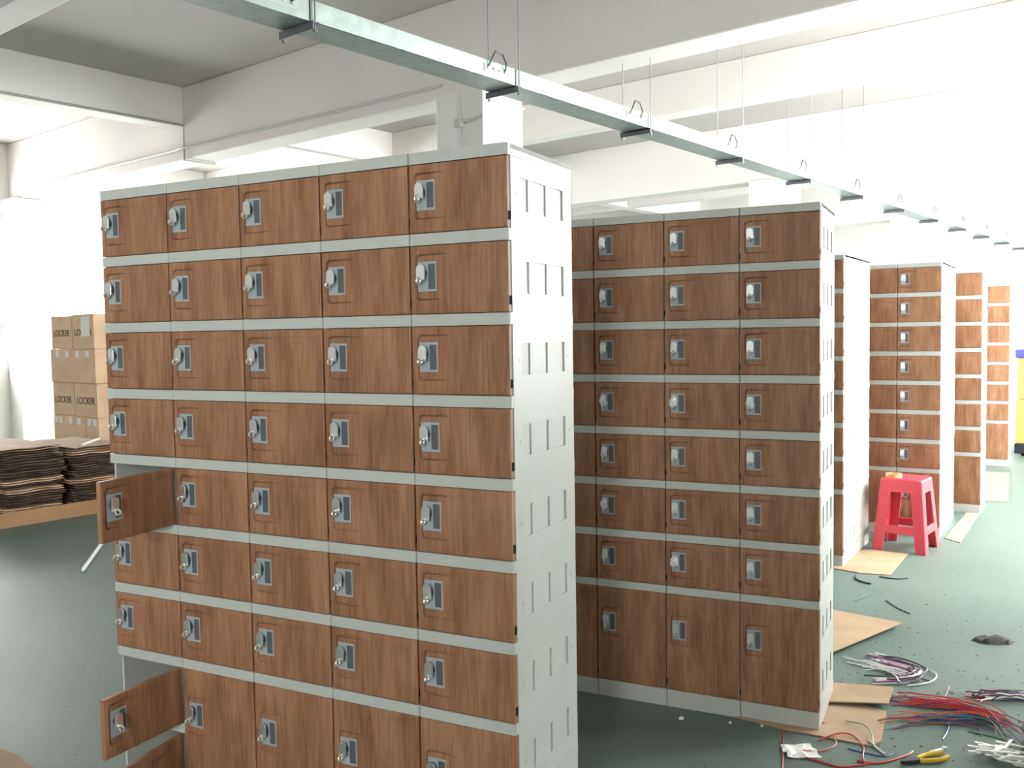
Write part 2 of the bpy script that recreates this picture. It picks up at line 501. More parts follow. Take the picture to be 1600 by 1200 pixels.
# ------------------------------------------------------------------ lockers
LW, LD, LH, LS, LT = 0.2792, 0.377, 0.2, 0.0286, 0.016
ROWS = 9
def panel_mesh(p, sgn):
    H = ROWS * LH + p
    m = MB(); X = LW / 2 - 0.0006
    xin = X - 0.008
    ys = [0.062, 0.113, 0.216, 0.321]
    dep = 0.0045
    def P(x, y, z): return (sgn * x, y, z)
    def q(a, b, c, d): m.quad(P(*a), P(*b), P(*c), P(*d))
    y0, y1 = LT + 0.001, LD
    zs = []
    for k in range(ROWS + 1):
        zt = H - k * LH; zb = zt - (LS if k < ROWS else p)
        q((X, y0, zb), (X, y1, zb), (X, y1, zt), (X, y0, zt))          # rail band
        if k == ROWS: break
        xm = X - 0.0009
        z1 = H - k * LH - LS; z0 = H - (k + 1) * LH
        q((xm, y0, z1), (xm, y1, z1), (X, y1, z1), (X, y0, z1)); q((xm, y0, z0), (xm, y1, z0), (X, y1, z0), (X, y0, z0))
        r1 = H - (k + 0.372) * LH; r0 = H - (k + 0.765) * LH
        q((xm, y0, r1), (xm, y1, r1), (xm, y1, z1), (xm, y0, z1))
        q((xm, y0, z0), (xm, y1, z0), (xm, y1, r0), (xm, y0, r0))
        q((xm, y0, r0), (xm, ys[0], r0), (xm, ys[0], r1), (xm, y0, r1))
        q((xm, ys[3], r0), (xm, y1, r0), (xm, y1, r1), (xm, ys[3], r1))
        for j in range(3):
            a, b = ys[j], ys[j + 1]; da = 0.0 if j == 0 else 0.0008
            q((xm - da, a, r0), (xm - dep, b, r0), (xm - dep, b, r1), (xm - da, a, r1))
            xn = xm if j == 2 else xm - 0.0008
            q((xm - dep, b, r0), (xn, b, r0), (xn, b, r1), (xm - dep, b, r1))
            for z in (r0, r1):
                q((xm, a, z), (xm, b, z), (xm - dep, b, z), (xm - da, a, z))
    q((xin, y0, 0), (xin, y1, 0), (xin, y1, H), (xin, y0, H))
    q((xin, y0, 0), (X, y0, 0), (X, y0, H), (xin, y0, H)); q((xin, y1, 0), (X, y1, 0), (X, y1, H), (xin, y1, H))
    q((xin, y0, H), (X, y0, H), (X, y1, H), (xin, y1, H))
    return m.mesh('side_panel', 'locker_plastic')

def rail_mesh(name, h, shelf=True, top=False, plinth=False):
    m = MB(); x = LW / 2 - 0.0006
    r = 0.005
    poly = [(-x, LT + 0.004), (-x, r)] + [(-x + r - r * math.cos(a), r - r * math.sin(a)) for a in (PI / 6, PI / 3, PI / 2)] + \
           [(x - r + r * math.sin(a), r - r * math.cos(a)) for a in (0, PI / 6, PI / 3, PI / 2)] + [(x, LT + 0.004)]
    m.prism(poly, 0, h)
    xi = x - 0.008
    if shelf:
        m.box(-xi, xi, LT + 0.004, LD - 0.008, 0.006, 0.018)
    if top:
        m.box(-x, x, LT + 0.004, LD, h - 0.012, h - 0.0005)
    if plinth:
        m.box(-xi, xi, LT + 0.004, LD - 0.008, h - 0.014, h - 0.002)
    return m.mesh(name, 'locker_plastic')

DW = LW - 0.0052
def door_mesh(dh, lock_top):
    """hinge on the right at x=0; z from 0; front at y=0; a scooped thumb recess round the lock"""
    sx0, sx1 = 0.0155, 0.104
    sz1, sz0 = dh - lock_top, dh - lock_top - 0.115
    cr = 0.012
    xs = sorted(set([0.0, 0.0006, 0.0018, 0.004] + [sx0 + q * 0.001 for q in (-1, 0.3, 1.5, 3, 4.5, 6, 8, 10, 12.5)] + [0.05, 0.078, 0.088, 0.096, sx1, DW * 0.62 - .001, DW * 0.62 + .001, DW * 0.88 - .001, DW * 0.88 + .001, DW - 0.004, DW - 0.0018, DW - 0.0006, DW]))
    zs = sorted(set([0.0, 0.0006, 0.0018, 0.004, *[sz0 + q * 0.001 for q in (-1, 0.3, 1.5, 3, 4.5, 6, 8, 10, 12.5)], (sz0 + sz1) / 2, *[sz1 - q * 0.001 for q in (-1, 0.3, 1.5, 3, 4.5, 6, 8, 10, 12.5)],
                     dh - 0.034, dh - 0.032, dh - 0.024, dh - 0.022, dh - 0.004, dh - 0.0018, dh - 0.0006, dh]))
    def sd(x, z):
        # signed distance inside a rounded rectangle open to the right
        dx = (sx0 + cr) - x
        dz = max((sz0 + cr) - z, z - (sz1 - cr))
        d = math.hypot(max(dx, 0), max(dz, 0)) + min(max(dx, dz), 0)
        return cr - d
    def depth(x, z):
        d = 0.0
        e = min(x, DW - x, z, dh - z)
        if e < 0.004:
            d += 0.0016 * (1 - e / 0.004) ** 2
        s = sd(x, z)
        if s > 0 and x < sx1:
            k = min(1, s / 0.0025)
            fade = 1 - max(0, (x - 0.07)) / (sx1 - 0.07)
            d += 0.0026 * k * fade
            if s < 0.0045:
                d += 0.0042 * math.sin(PI * s / 0.0045) * max(0.0, fade)
        if DW * 0.62 <= x <= DW * 0.88 and dh - 0.033 <= z <= dh - 0.023:
            d += 0.0007
        return d
    m = MB(); nx, nz = len(xs), len(zs)
    m.v = [(x - DW, depth(x, z), z) for z in zs for x in xs]
    for j in range(nz - 1):
        for i in range(nx - 1):
            a = j * nx + i
            m.f.append((a, a + 1, a + nx + 1, a + nx))
    # rim and back
    T = LT - 0.001
    ring = [(i, 0) for i in range(nx)] + [(nx - 1, j) for j in range(1, nz)] + [(i, nz - 1) for i in range(nx - 2, -1, -1)] + [(0, j) for j in range(nz - 2, 0, -1)]
    base = len(m.v)
    for i, j in ring:
        m.v.append((xs[i] - DW, T, zs[j]))
    k = len(ring)
    for n in range(k):
        a = ring[n][1] * nx + ring[n][0]; b = ring[(n + 1) % k][1] * nx + ring[(n + 1) % k][0]
        m.f.append((b, a, base + n, base + (n + 1) % k))
    m.f.append(tuple(base + n for n in range(k)))
    me = m.mesh('door', 'locker_wood')
    me.polygons.foreach_set('use_smooth', [True] * len(me.polygons))
    try: me.set_sharp_from_angle(angle=0.6)
    except Exception: pass
    return me

PWD, PHT = 0.0535, 0.0735
def lock_meshes():
    d = {}
    m = MB()
    sx = 0.030
    y0, y1 = -0.0005, 0.006
    m.box(0, sx, y0, y1, 0, PHT).box(sx, PWD, y0, y1, 0, 0.0055).box(sx, PWD, y0, y1, PHT - 0.0055, PHT).box(PWD - 0.003, PWD, y0, y1, 0.0055, PHT - 0.0055)
    d['plate'] = m.mesh('lock_plate', 'lock_grey')
    d['slot'] = MB().box(sx, PWD - 0.003, 0.0006, 0.003, 0.0055, PHT - 0.0055).mesh('lock_slot', 'lock_slot')
    # barrel + tongue, turning about its own axis (y)
    m = MB().prism([(0.0105 * math.cos(2 * PI * k / 16), 0.0105 * math.sin(2 * PI * k / 16)) for k in range(16)], -0.013, 0.0, 'y')
    d['barrel'] = m.mesh('lock_barrel', 'lock_slot', 0.001, smooth=True)
    tw = 0.0125
    poly = [(-tw, -0.017), (tw, -0.017), (tw, 0.011)] + [(tw * math.cos(a), 0.011 + tw * 0.95 * math.sin(a)) for a in (PI * .15, PI * .3, PI * .5, PI * .7, PI * .85)] + [(-tw, 0.009)]
    m = MB().prism(poly, -0.0165, -0.0125, 'y')
    d['tongue'] = m.mesh('hasp', 'chrome', 0.0008, 1)
    pts = [(0, -0.0235 + 0.0085 * math.cos(2 * PI * k / 12), -0.0185 + 0.0075 * math.sin(2 * PI * k / 12)) for k in range(12)]
    d['eye'] = MB().tube(pts, 0.0030, 8, closed=True).mesh('padlock_eye', 'chrome', smooth=True)
    d['hinge_notch'] = MB().box(-0.006, 0.0010, 0.005, 0.0162, 0, 0.021).mesh('hinge_notch', 'matte_black')  # black box paints in the dark of the hinge cutout
    # key bag: crumpled clear film round a key
    rr = random.Random(3)
    m = MB(); n = 9; mm = 6
    for j in range(mm):
        for i in range(n):
            a = 2 * PI * i / n; rad = 0.017 * math.sin(PI * (j + 0.5) / mm) * rr.uniform(0.45, 1.3)
            m.v.append((rad * math.cos(a), -0.014 + rad * 0.6 * math.sin(a) - 0.006, -0.024 + 0.04 * j / (mm - 1)))
    for j in range(mm - 1):
        for i in range(n):
            m.f.append((j * n + i, j * n + (i + 1) % n, (j + 1) * n + (i + 1) % n, (j + 1) * n + i))
    d['bag'] = m.mesh('key_bag', 'wrap_clear')
    return d
LOCK = lock_meshes()
DOOR_S = door_mesh(LH - LS - 0.004, 0.020)
DOOR_L = door_mesh(2 * LH - LS - 0.004, 0.080)
RAIL = rail_mesh('rail', LS)
CAP = rail_mesh('top_cap', LS, shelf=False, top=True)
PANELS, PLINTHS, BACKS = {}, {}, {}
SCREW = MB().prism([(0.0045 * math.cos(2 * PI * k / 10), 0.0045 * math.sin(2 * PI * k / 10)) for k in range(10)], 0, 0.0012, 'x').mesh('screw_cap', 'lock_grey')

def tower(pos, rz, p, label, group, split_bottom=False, opened=None, bags=(), end=False, seed=0):
    rnd = random.Random(100 + seed)
    H = ROWS * LH + p
    t = empty('locker_tower', pos, rz)
    tag(t, label, 'locker', group)
    if p not in PANELS:
        PANELS[p] = (panel_mesh(p, 1), panel_mesh(p, -1))
        PLINTHS[p] = rail_mesh('plinth', p, shelf=False, plinth=True)
        xi = LW / 2 - 0.0086
        BACKS[p] = MB().box(-xi, xi, LD - 0.008, LD - 0.001, 0.0, H - 0.013).mesh('back_panel', 'locker_plastic')
    add('side_panel', PANELS[p][0], t); add('side_panel', PANELS[p][1], t)
    add('back_panel', BACKS[p], t)
    add('top_cap', CAP, t, (0, 0, H - LS)); add('plinth', PLINTHS[p], t)
    small = 9 if split_bottom else 7
    for k in range(1, 9 if split_bottom else 8):
        add('rail', RAIL, t, (0, 0, H - k * LH - LS))
    rows = [(H - (k + 1) * LH, LH - LS, DOOR_S, 0.020) for k in range(small)]
    if not split_bottom:
        rows.append((H - 9 * LH, 2 * LH - LS, DOOR_L, 0.080))
    for k, (z, dh, me, lt) in enumerate(rows):
        d = add('door', me, t, (DW / 2, 0, z + 0.002))
        if opened and k in opened:
            d.rotation_euler[2] = math.radians(opened[k])
        zt = dh - 0.004 - lt - 0.0185
        pl = (0.0205 - DW, 0.0016, zt - PHT)
        add('lock_plate', LOCK['plate'], d, pl)
        add('lock_slot', LOCK['slot'], d, pl)
        c = (pl[0] + 0.0165, pl[1], pl[2] + PHT * 0.60)
        add('lock_barrel', LOCK['barrel'], d, c)
        ang = rnd.choice([0, 0, rnd.uniform(-0.12, 0.12)])
        a = add('hasp', LOCK['tongue'], d, c); a.rotation_euler[1] = ang
        if k in bags:
            b = add('key_bag', LOCK['bag'], d, c); b.rotation_euler[1] = rnd.uniform(-0.5, 0.5)
        a = add('padlock_eye', LOCK['eye'], d, c); a.rotation_euler[1] = ang
        add('hinge_notch', LOCK['hinge_notch'], d, (0, 0, 0.017))
    if end:
        for k in range(ROWS):
            for y, v in ((0.0505, 0.575), (0.343, 0.565)):
                add('screw_cap', SCREW, t, (LW / 2 - 0.002, y, H - (k + v) * LH))
    return t

def bank(x, y, yaw, p, n, labels, group, kw=None, lift=0.0, back=False):
    labels = labels + [labels[-1]] * (n - len(labels))
    for i in range(n):
        lx = -(i + 0.5) * LW
        ly = 2 * LD + 0.004 if back else 0.0
        px = x + math.cos(yaw) * lx - math.sin(yaw) * ly
        py = y + math.sin(yaw) * lx + math.cos(yaw) * ly
        k = (kw or {}).get(i, {})
        tower((px, py, lift), yaw + (PI if back else 0), p, labels[i], group, seed=int(x * 1000) + i * 7 + (500 if back else 0), **k)

PB = 0.0644  # hidden towers below lengthen the banks, added to block low daylight
bank(0, 0, 0, 0.077, 5, [
    'wood-fronted locker tower at the right end of the front bank, pale side exposed',
    'wood-fronted locker tower next to the right end of the front bank',
    'wood-fronted locker tower in the middle of the five-wide front bank',
    'wood-fronted locker tower beside the open-doored end of the front bank',
    'wood-fronted locker tower at the left end of the front bank, three doors open'],
    'locker towers of the front bank',
    {0: dict(end=True), 4: dict(split_bottom=True, opened={4: 94, 7: 90, 8: 97})})
bank(0.4927, 1.3949, 0.0177, PB, 6, [
    'brown-fronted locker tower at the right end of the second bank, on cardboard',
    'brown-fronted locker tower second from the right end of the second bank',
    'brown-fronted locker tower third from the right end of the second bank',
    'brown-fronted locker tower of the second bank, mostly hidden behind the front bank',
    'locker tower of the second bank wholly hidden behind the front bank'],
    'locker towers of the second bank',
    {0: dict(end=True, bags=(3,)), 1: dict(bags=(3, 6)), 2: dict(bags=(3, 5))}, lift=0.0)
YC = -0.086
bank(0.2512, 3.8245, YC, PB, 5, [
    'locker tower whose thin brown edge shows between second bank and bright white side',
    'locker tower of the third bank hidden behind the second bank'],
    'locker towers of the third bank', {0: dict(end=True)}, lift=0.0)
bank(0.2512, 3.8245, YC, PB, 5, [
    'rear half of the glaring white locker side left of the red stool',
    'rear-facing locker tower of the third bank, hidden from view'],
    'locker towers of the third bank', back=True)
bank(0.7321, 4.8944, YC, PB, 5, [
    'wood-fronted locker tower directly behind the red stool',
    'wood-fronted locker tower left of the one behind the red stool',
    'hidden locker tower at the left of the fourth bank'],
    'locker towers of the fourth bank')
bank(0.7321, 4.8944, YC, PB, 5, [
    'rear half of the white locker side just right of the red stool',
    'rear-facing locker tower of the fourth bank, hidden from view'],
    'locker towers of the fourth bank', back=True)
bank(0.9724, 5.9133, YC, PB, 5, [
    'narrow view of a reddish wood locker tower right of the red stool',
    'hidden locker tower of the fifth bank'],
    'locker towers of the fifth bank')
bank(1.2075, 8.7006, YC, PB, 4, [
    'farthest pale orange wood locker tower near the right edge',
    'hidden locker tower of the farthest bank'],
    'locker towers of the farthest bank')

# ------------------------------------------------------------------ cartons printed LOCKER
def text_mesh(body, size, material, name):
    cu = bpy.data.curves.new('txt', 'FONT')
    cu.body = body; cu.size = size; cu.align_x = 'CENTER'; cu.align_y = 'CENTER'; cu.extrude = 0.0006; cu.offset = 0.0008
    o = bpy.data.objects.new('txt', cu); COL.objects.link(o)
    bpy.context.view_layer.update()
    me = bpy.data.meshes.new_from_object(o.evaluated_get(bpy.context.evaluated_depsgraph_get()))
    bpy.data.objects.remove(o); bpy.data.curves.remove(cu)
    me.name = name
    me.materials.clear(); me.materials.append(MATS[material])
    return me
LETTER = text_mesh('LOCKER', 0.098, 'ink', 'lettering')

def carton(x0, x1, y0, dep, z0, h, label, text=True, paper=False, tapes=False, rot=0.0):
    w = x1 - x0
    e = empty('carton', room((x0 + x1) / 2, y0, z0), RA + rot)
    tag(e, label, 'carton', 'cartons stacked by the column')
    add('box_body', MB().box(-w / 2, w / 2, 0, dep, 0, h - 0.0055).mesh('box_body', 'carton', 0.006), e)
    fl = MB().box(-w / 2 + 0.004, w / 2 - 0.004, 0.004, dep / 2 - 0.002, h - 0.0055, h - 0.0015).mesh('flap', 'carton')
    add('flap', fl, e); add('flap', fl, e, (0, dep / 2 - 0.002, 0))
    add('tape_strip', MB().box(-w / 2 + 0.01, w / 2 - 0.01, dep / 2 - 0.03, dep / 2 + 0.03, h - 0.0015, h - 0.0009).mesh('tape_strip', 'tape_clear'), e)
    if text:
        s = min(1.0, w / 0.46)
        o = add('lettering', LETTER, e, (0, -0.0012, h * 0.47)); o.rotation_euler = (PI / 2, 0, 0); o.scale = (s, s, 1)
    if paper:
        add('paper_label', MB().box(-0.03, 0.15, -0.0045, -0.0038, h * 0.36, h * 0.92).mesh('paper_label', 'paper_white'), e)
    if tapes:
        n = 4 if w > 0.6 else 2
        tp = MB().box(-0.035, 0.035, -0.0022, -0.001, h * 0.76, h * 0.95).mesh('tape_patch', 'paper_white')
        for k in range(n):
            add('tape_patch', tp, e, (-w / 2 + w * (k + 0.75) / (n + 0.5), 0, 0))
    return e
CH = 0.336
def cartons():
    y0, dp = -1.35, 0.55
    carton(-4.69, -4.265, y0, dp, 4 * CH, CH, 'brown carton printed LOCKER, top row nearest the column')
    carton(-4.245, -3.815, y0, dp, 4 * CH, CH + 0.01, 'brown top-row carton whose print is half covered by white paper', paper=True)
    carton(-4.71, -3.79, y0 - 0.01, dp, 3 * CH, CH, 'wide unprinted brown carton with tape patches in the second row', text=False, tapes=True)
    carton(-4.71, -4.275, y0, dp, 2 * CH, CH, 'brown carton printed LOCKER in the third row, left of two')
    carton(-4.255, -3.80, y0, dp, 2 * CH, CH, 'brown carton printed LOCKER in the third row, right of two')
    carton(-4.72, -4.50, y0, dp, CH, CH, 'narrow brown carton with white tape, low beside the column', text=False, tapes=True)
    carton(-4.49, -4.05, y0, dp, CH, CH, 'plain brown carton low in the middle of the carton stack', text=False, tapes=True)
    carton(-4.04, -3.79, y0, dp, CH, CH, 'narrow brown carton with white tape at the right of the low row', text=False, tapes=True)
    carton(-4.72, -4.26, y0, dp, 0, CH, 'bottom-row brown carton hidden behind flattened cardboard, left one', text=False)
    carton(-4.25, -3.79, y0, dp, 0, CH, 'bottom-row brown carton hidden behind flattened cardboard, right one', text=False)
    # second pile a little behind, glimpsed between the pile and the front lockers
    carton(-3.66, -3.20, y0 + 0.55, dp, 0, CH, 'lowest brown carton of the rear pile beside the front lockers', text=False)
    carton(-3.66, -3.20, y0 + 0.55, dp, CH, CH, 'second brown carton of the rear pile beside the front lockers', text=False)
    carton(-3.66, -3.20, y0 + 0.55, dp, 2 * CH, CH, 'third brown carton of the rear pile with white label', text=False, paper=True)
    carton(-3.66, -3.20, y0 + 0.55, dp, 3 * CH, CH, 'fourth brown carton of the rear pile beside the front lockers', text=False)
    carton(-3.66, -3.20, y0 + 0.55, dp, 4 * CH, CH, 'topmost brown carton of the rear pile beside the front lockers', text=False, tapes=True)
cartons()

# ------------------------------------------------------------------ flattened cartons
def flat_mesh(w, d, t, seed, material):
    r = random.Random(seed)
    m = MB(); n = 7
    # two boards joined by a fold on the -x side, edges a little wavy
    for zz in (0.0, t - 0.006):
        base = len(m.v)
        for lay in (0, 0.006):
            for i in range(n):
                y = -d / 2 + d * i / (n - 1)
                wob = r.uniform(-0.012, 0.012)
                sag = 0.0035 * (1 + math.sin(1.7 * i + 0.35 * (seed % 20)))
                m.v += [(-w / 2 + r.uniform(0, 0.004), y, zz + lay + sag), (w / 2 + wob, y, zz + lay + sag)]
        for i in range(n - 1):
            a = base + 2 * i; b = a + 2 * n
            m.f += [(a, a + 2, a + 3, a + 1), (b, b + 1, b + 3, b + 2), (a, b, b + 2, a + 2), (a + 1, a + 3, b + 3, b + 1)]
        e = base + 2 * (n - 1); g = e + 2 * n
        m.f += [(base, base + 1, base + 2 * n + 1, base + 2 * n), (e, g, g + 1, e + 1)]
    m.box(-w / 2, -w / 2 + 0.006, -d / 2, d / 2, 0.002, t - 0.002)
    return m.mesh('flattened_carton', material)
def stacks():
    e = empty('cardboard_tray', room(-3.0, -2.33, 0), RA)
    tag(e, 'low tan cardboard tray under the flattened cartons', 'cardboard')
    m = MB().box(-0.53, 0.53, -0.62, 0.62, 0, 0.012)
    add('tray_base', m.mesh('tray_base', 'carton_tray'), e)
    for a in ((0.52, 0.53, -0.62, 0.62), (-0.53, -0.52, -0.62, 0.62), (-0.52, 0.52, -0.62, -0.61), (-0.52, 0.52, 0.61, 0.62)):
        add('tray_rim', MB().box(*a, 0.012, 0.115).mesh('tray_rim', 'carton_tray'), e)
    r = random.Random(5)
    for s, (yc, d, xc, w, ztop, nl) in enumerate(((-2.52, 0.49, -2.98, 0.90, 0.600, 16), (-1.98, 0.46, -2.99, 0.86, 0.560, 14))):
        t = (ztop - 0.016) / nl
        big = 'larger stack beside the column' if s == 0 else 'smaller stack nearer the front lockers'
        for k in range(nl):
            top = k == nl - 1
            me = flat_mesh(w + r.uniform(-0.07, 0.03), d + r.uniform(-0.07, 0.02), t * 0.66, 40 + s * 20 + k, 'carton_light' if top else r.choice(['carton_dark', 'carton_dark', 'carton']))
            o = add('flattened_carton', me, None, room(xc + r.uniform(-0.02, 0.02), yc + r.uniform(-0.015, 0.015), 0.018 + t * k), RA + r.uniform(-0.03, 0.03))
            if top:
                tag(o, 'pale flattened carton lying on top of the ' + big, 'cardboard', 'flattened cartons')
            elif k == 0:
                tag(o, 'lowest flattened carton of the ' + big, 'cardboard', 'flattened cartons')
            else:
                tag(o, 'flattened brown carton in the middle of the ' + big, 'cardboard', 'flattened cartons' if s == 0 else 'flattened cartons of the smaller stack')
    a, b = room(-2.56, -2.12, 0.571), room(-2.90, -1.80, 0.571)
    tag(add('plastic_strip', MB().tube([a, b], 0.009, 6).mesh('plastic_strip', 'plastic_white', smooth=True)), 'white plastic strip lying on the smaller stack of flat cartons', 'strip')
    tag(add('plastic_strip', MB().tube([(-4.60, 2.545, 0.013), (-3.956, 1.859, 0.013)], 0.012, 6).mesh('plastic_strip', 'plastic_white', smooth=True)), 'white plastic strip on the floor below the open locker door', 'strip')
stacks()

# ------------------------------------------------------------------ stool
def stool():
    e = empty('plastic_stool', (0.55, 4.505, 0), -0.20)
    tag(e, 'red plastic stool with tape roll on it, beside the lockers', 'stool')
    Hs, a, b = 0.462, 0.125, 0.165     # half widths at top and foot
    def half(z): return a + (b - a) * (1 - z / Hs)
    th = 0.012
    # each side is a frame: two leg halves, top panel, low stretcher
    def wall(z0, z1, u0f, u1f):
        """slab of the front (-y) side between heights, u as fraction of half width"""
        p = []
        for z in (z0, z1):
            h = half(z)
            p += [(u0f(z), -h, z), (u1f(z), -h, z), (u1f(z), -h + th, z), (u0f(z), -h + th, z)]
        return p
    legw = 0.072
    top = MB()
    n = 6; r = 0.03
    poly = []
    for cx, cy, a0 in ((a - r, -a + r, -PI / 2), (a - r, a - r, 0), (-a + r, a - r, PI / 2), (-a + r, -a + r, PI)):
        for k in range(n):
            t = a0 + PI / 2 * k / (n - 1)
            poly.append((cx + r * math.cos(t), cy + r * math.sin(t)))
    top.prism(poly, Hs - 0.014, Hs)
    add('seat', top.mesh('seat', 'stool_red', 0.005, smooth=True), e)
    panel = MB().hexa(wall(Hs - 0.085, Hs - 0.006, lambda z: -half(z) + 0.004, lambda z: half(z) - 0.004)).mesh('apron', 'stool_red', 0.003)
    low = MB().hexa(wall(0.115, 0.165, lambda z: -half(z) + legw * 0.9, lambda z: half(z) - legw * 0.9)).mesh('stretcher', 'stool_red', 0.003)
    for k in range(4):
        o = add('apron', panel, e); o.rotation_euler[2] = k * PI / 2
        o = add('stretcher', low, e); o.rotation_euler[2] = k * PI / 2
    # corner legs, L section, tapering
    def leg():
        m = MB(); zs = (0.0, Hs - 0.083)
        for side in (0, 1):
            p = []
            for z in zs:
                h = half(z); lw = legw * (0.86 if z == 0 else 1.0)
                if side == 0:
                    p += [(h - lw, -h, z), (h - 0.001, -h, z), (h - 0.001, -h + th, z), (h - lw, -h + th, z)]
                else:
                    p += [(h - th, -h + th * 0.5, z), (h, -h + th * 0.5, z), (h, -h + lw, z), (h - th, -h + lw, z)]
            m.hexa(p)
        return m.mesh('leg', 'stool_red', 0.002)
    lg = leg()
    for k in range(4):
        o = add('leg', lg, e); o.rotation_euler[2] = k * PI / 2
    # tape roll
    m = MB(); ns = 20
    for rr, z in ((0.035, 0), (0.05, 0), (0.05, 0.022), (0.035, 0.022)):
        for k in range(ns):
            m.v.append((rr * math.cos(2 * PI * k / ns), rr * math.sin(2 * PI * k / ns), z))
    for i in range(4):
        for k in range(ns):
            j = (i + 1) % 4
            m.f.append((i * ns + k, i * ns + (k + 1) % ns, j * ns + (k + 1) % ns, j * ns + k))
    t = empty('tape_roll', (0.475, 4.49, Hs), 0)
    tag(t, 'tan roll of packing tape lying on the red stool', 'tape')
    add('tape', m.mesh('tape', 'tape_tan', smooth=True), t)
    core = MB(); core.v = [(rr * math.cos(2 * PI * k / ns), rr * math.sin(2 * PI * k / ns), z) for rr, z in ((0.032, 0.0005), (0.0349, 0.0005), (0.0349, 0.0225), (0.032, 0.0225)) for k in range(ns)]
    for i in range(4):
        for k in range(ns):
            j = (i + 1) % 4
            core.f.append((i * ns + k, i * ns + (k + 1) % ns, j * ns + (k + 1) % ns, j * ns + k))
    add('core', core.mesh('core', 'carton_light', smooth=True), t)
stool()

# ------------------------------------------------------------------ cardboard on the floor
def sheet(pts, z, label, material='carton_light', curl=0.0, t=0.005, corner=None):
    cx = sum(p[0] for p in pts) / len(pts); cy = sum(p[1] for p in pts) / len(pts)
    m = MB()
    zz = [z + (curl if (corner is not None and i in corner) else 0) for i in range(len(pts))]
    n = len(pts)
    m.v = [(p[0] - cx, p[1] - cy, zz[i] - z) for i, p in enumerate(pts)] + [(p[0] - cx, p[1] - cy, zz[i] - z + t) for i, p in enumerate(pts)]
    m.v += [(0, 0, 0), (0, 0, t)]
    for i in range(n):
        j = (i + 1) % n
        m.f += [(2 * n, j, i), (2 * n + 1, n + i, n + j), (i, j, n + j, n + i)]
    o = add('cardboard_sheet', m.mesh('cardboard_sheet', material), None, (cx, cy, z))
    tag(o, label, 'cardboard', 'cardboard sheets on the floor')
    return o
sheet([(0.196, 1.385), (0.387, 1.352), (0.671, 1.340), (0.697, 1.392), (0.690, 1.668), (0.47, 1.74), (0.45, 1.40)], 0.0005, 'trodden cardboard sheet sticking out under the second bank')
sheet([(0.46, 1.635), (0.694, 1.690), (0.697, 1.862), (0.45, 1.845)], 0.012, 'small bent cardboard flap leaning beside the second bank', curl=0.012, corner=(1, 2))
sheet([(0.30, 2.20), (0.425, 2.195), (0.66, 2.743), (0.30, 2.90), (0.05, 2.75)], 0.001, 'pointed cardboard sheet on the floor behind the second bank', curl=0.02, corner=(1, 2))
sheet([(0.150, 3.775), (0.365, 3.700), (0.522, 3.725), (0.575, 4.30), (0.36, 4.33), (0.31, 4.3)], 0.0005, 'cardboard sheet on the floor in front of the red stool')
sheet([(0.765, 4.88), (0.862, 4.774), (0.925, 5.44), (0.965, 5.89), (0.88, 5.89)], 0.0005, 'bright cardboard sheet on the floor right of the red stool')
sheet([(1.0, 6.50), (1.17, 6.50), (1.21, 8.2), (1.0, 8.2)], 0.0005, 'pale cardboard sheet on the floor before the farthest lockers')
sheet([(-2.30, 0.05), (-2.05, 0.033), (-1.961, 0.032), (-1.81, -0.01), (-1.85, -0.35), (-2.30, -0.4)], 0.0005, 'tan cardboard sheet on the floor at the lower left corner')

# ------------------------------------------------------------------ wires and litter
def smooth_path(ctrl, n):
    P = [Vector(c) for c in ctrl]
    P = [P[0] * 2 - P[1]] + P + [P[-1] * 2 - P[-2]]
    out = []
    segs = len(P) - 3
    for i in range(n):
        u = i / (n - 1) * segs; s = min(int(u), segs - 1); t = u - s
        a, b, c, d = P[s:s + 4]
        out.append(0.5 * ((2 * b) + (c - a) * t + (2 * a - 5 * b + 4 * c - d) * t * t + (3 * b - a - 3 * c + d) * t ** 3))
    return out
def bundle(name, label, ctrl, nw, spread, mats, r0=0.0016, seed=1, zmax=0.03, cut=0.25, n=18, fray=1.0):
    rnd = random.Random(seed)
    c0 = ctrl[len(ctrl) // 2]
    e = empty(name, (c0[0], c0[1], 0)); tag(e, label, 'wires', 'wire offcuts on the floor')
    base = smooth_path([(x - c0[0], y - c0[1], 0) for x, y in ctrl], n)
    for w in range(nw):
        ox, oy, oz = rnd.gauss(0, spread), rnd.gauss(0, spread), abs(rnd.gauss(0, zmax * 0.5)) + r0
        ph, am = rnd.uniform(0, 6.28), rnd.uniform(0.3, 1.3) * spread * 0.8
        i0 = rnd.randint(0, int(n * cut)); i1 = n - 1 - rnd.randint(0, int(n * cut))
        pts = []
        for i in range(i0, i1 + 1):
            u = (i - i0) / max(1, i1 - i0)
            fr = 1 + fray * (abs(u - 0.5) * 2) ** 2
            p = base[i]
            z = min(zmax, oz * (0.5 + 0.5 * math.sin(PI * u)) + 0.3 * oz * math.sin(7 * u + ph) ** 2)
            pts.append((p.x + ox * fr + am * math.sin(5 * u + ph), p.y + oy * fr + am * math.cos(4 * u + ph), max(r0, z)))
        add('wire', MB().tube(pts, r0 * rnd.uniform(0.8, 1.2), 5).mesh('wire', rnd.choice(mats), smooth=True), e)
    return e
RW = ['wire_red', 'wire_red', 'wire_orange', 'wire_purple', 'wire_blue', 'wire_red']
bundle('wire_bundle', 'thick bundle of red and orange wires on the floor beside the second bank',
       [(0.70, 1.78), (0.80, 1.79), (0.93, 1.80), (1.03, 1.77), (1.115, 1.64)], 34, 0.016, RW, seed=11, zmax=0.035, n=16)
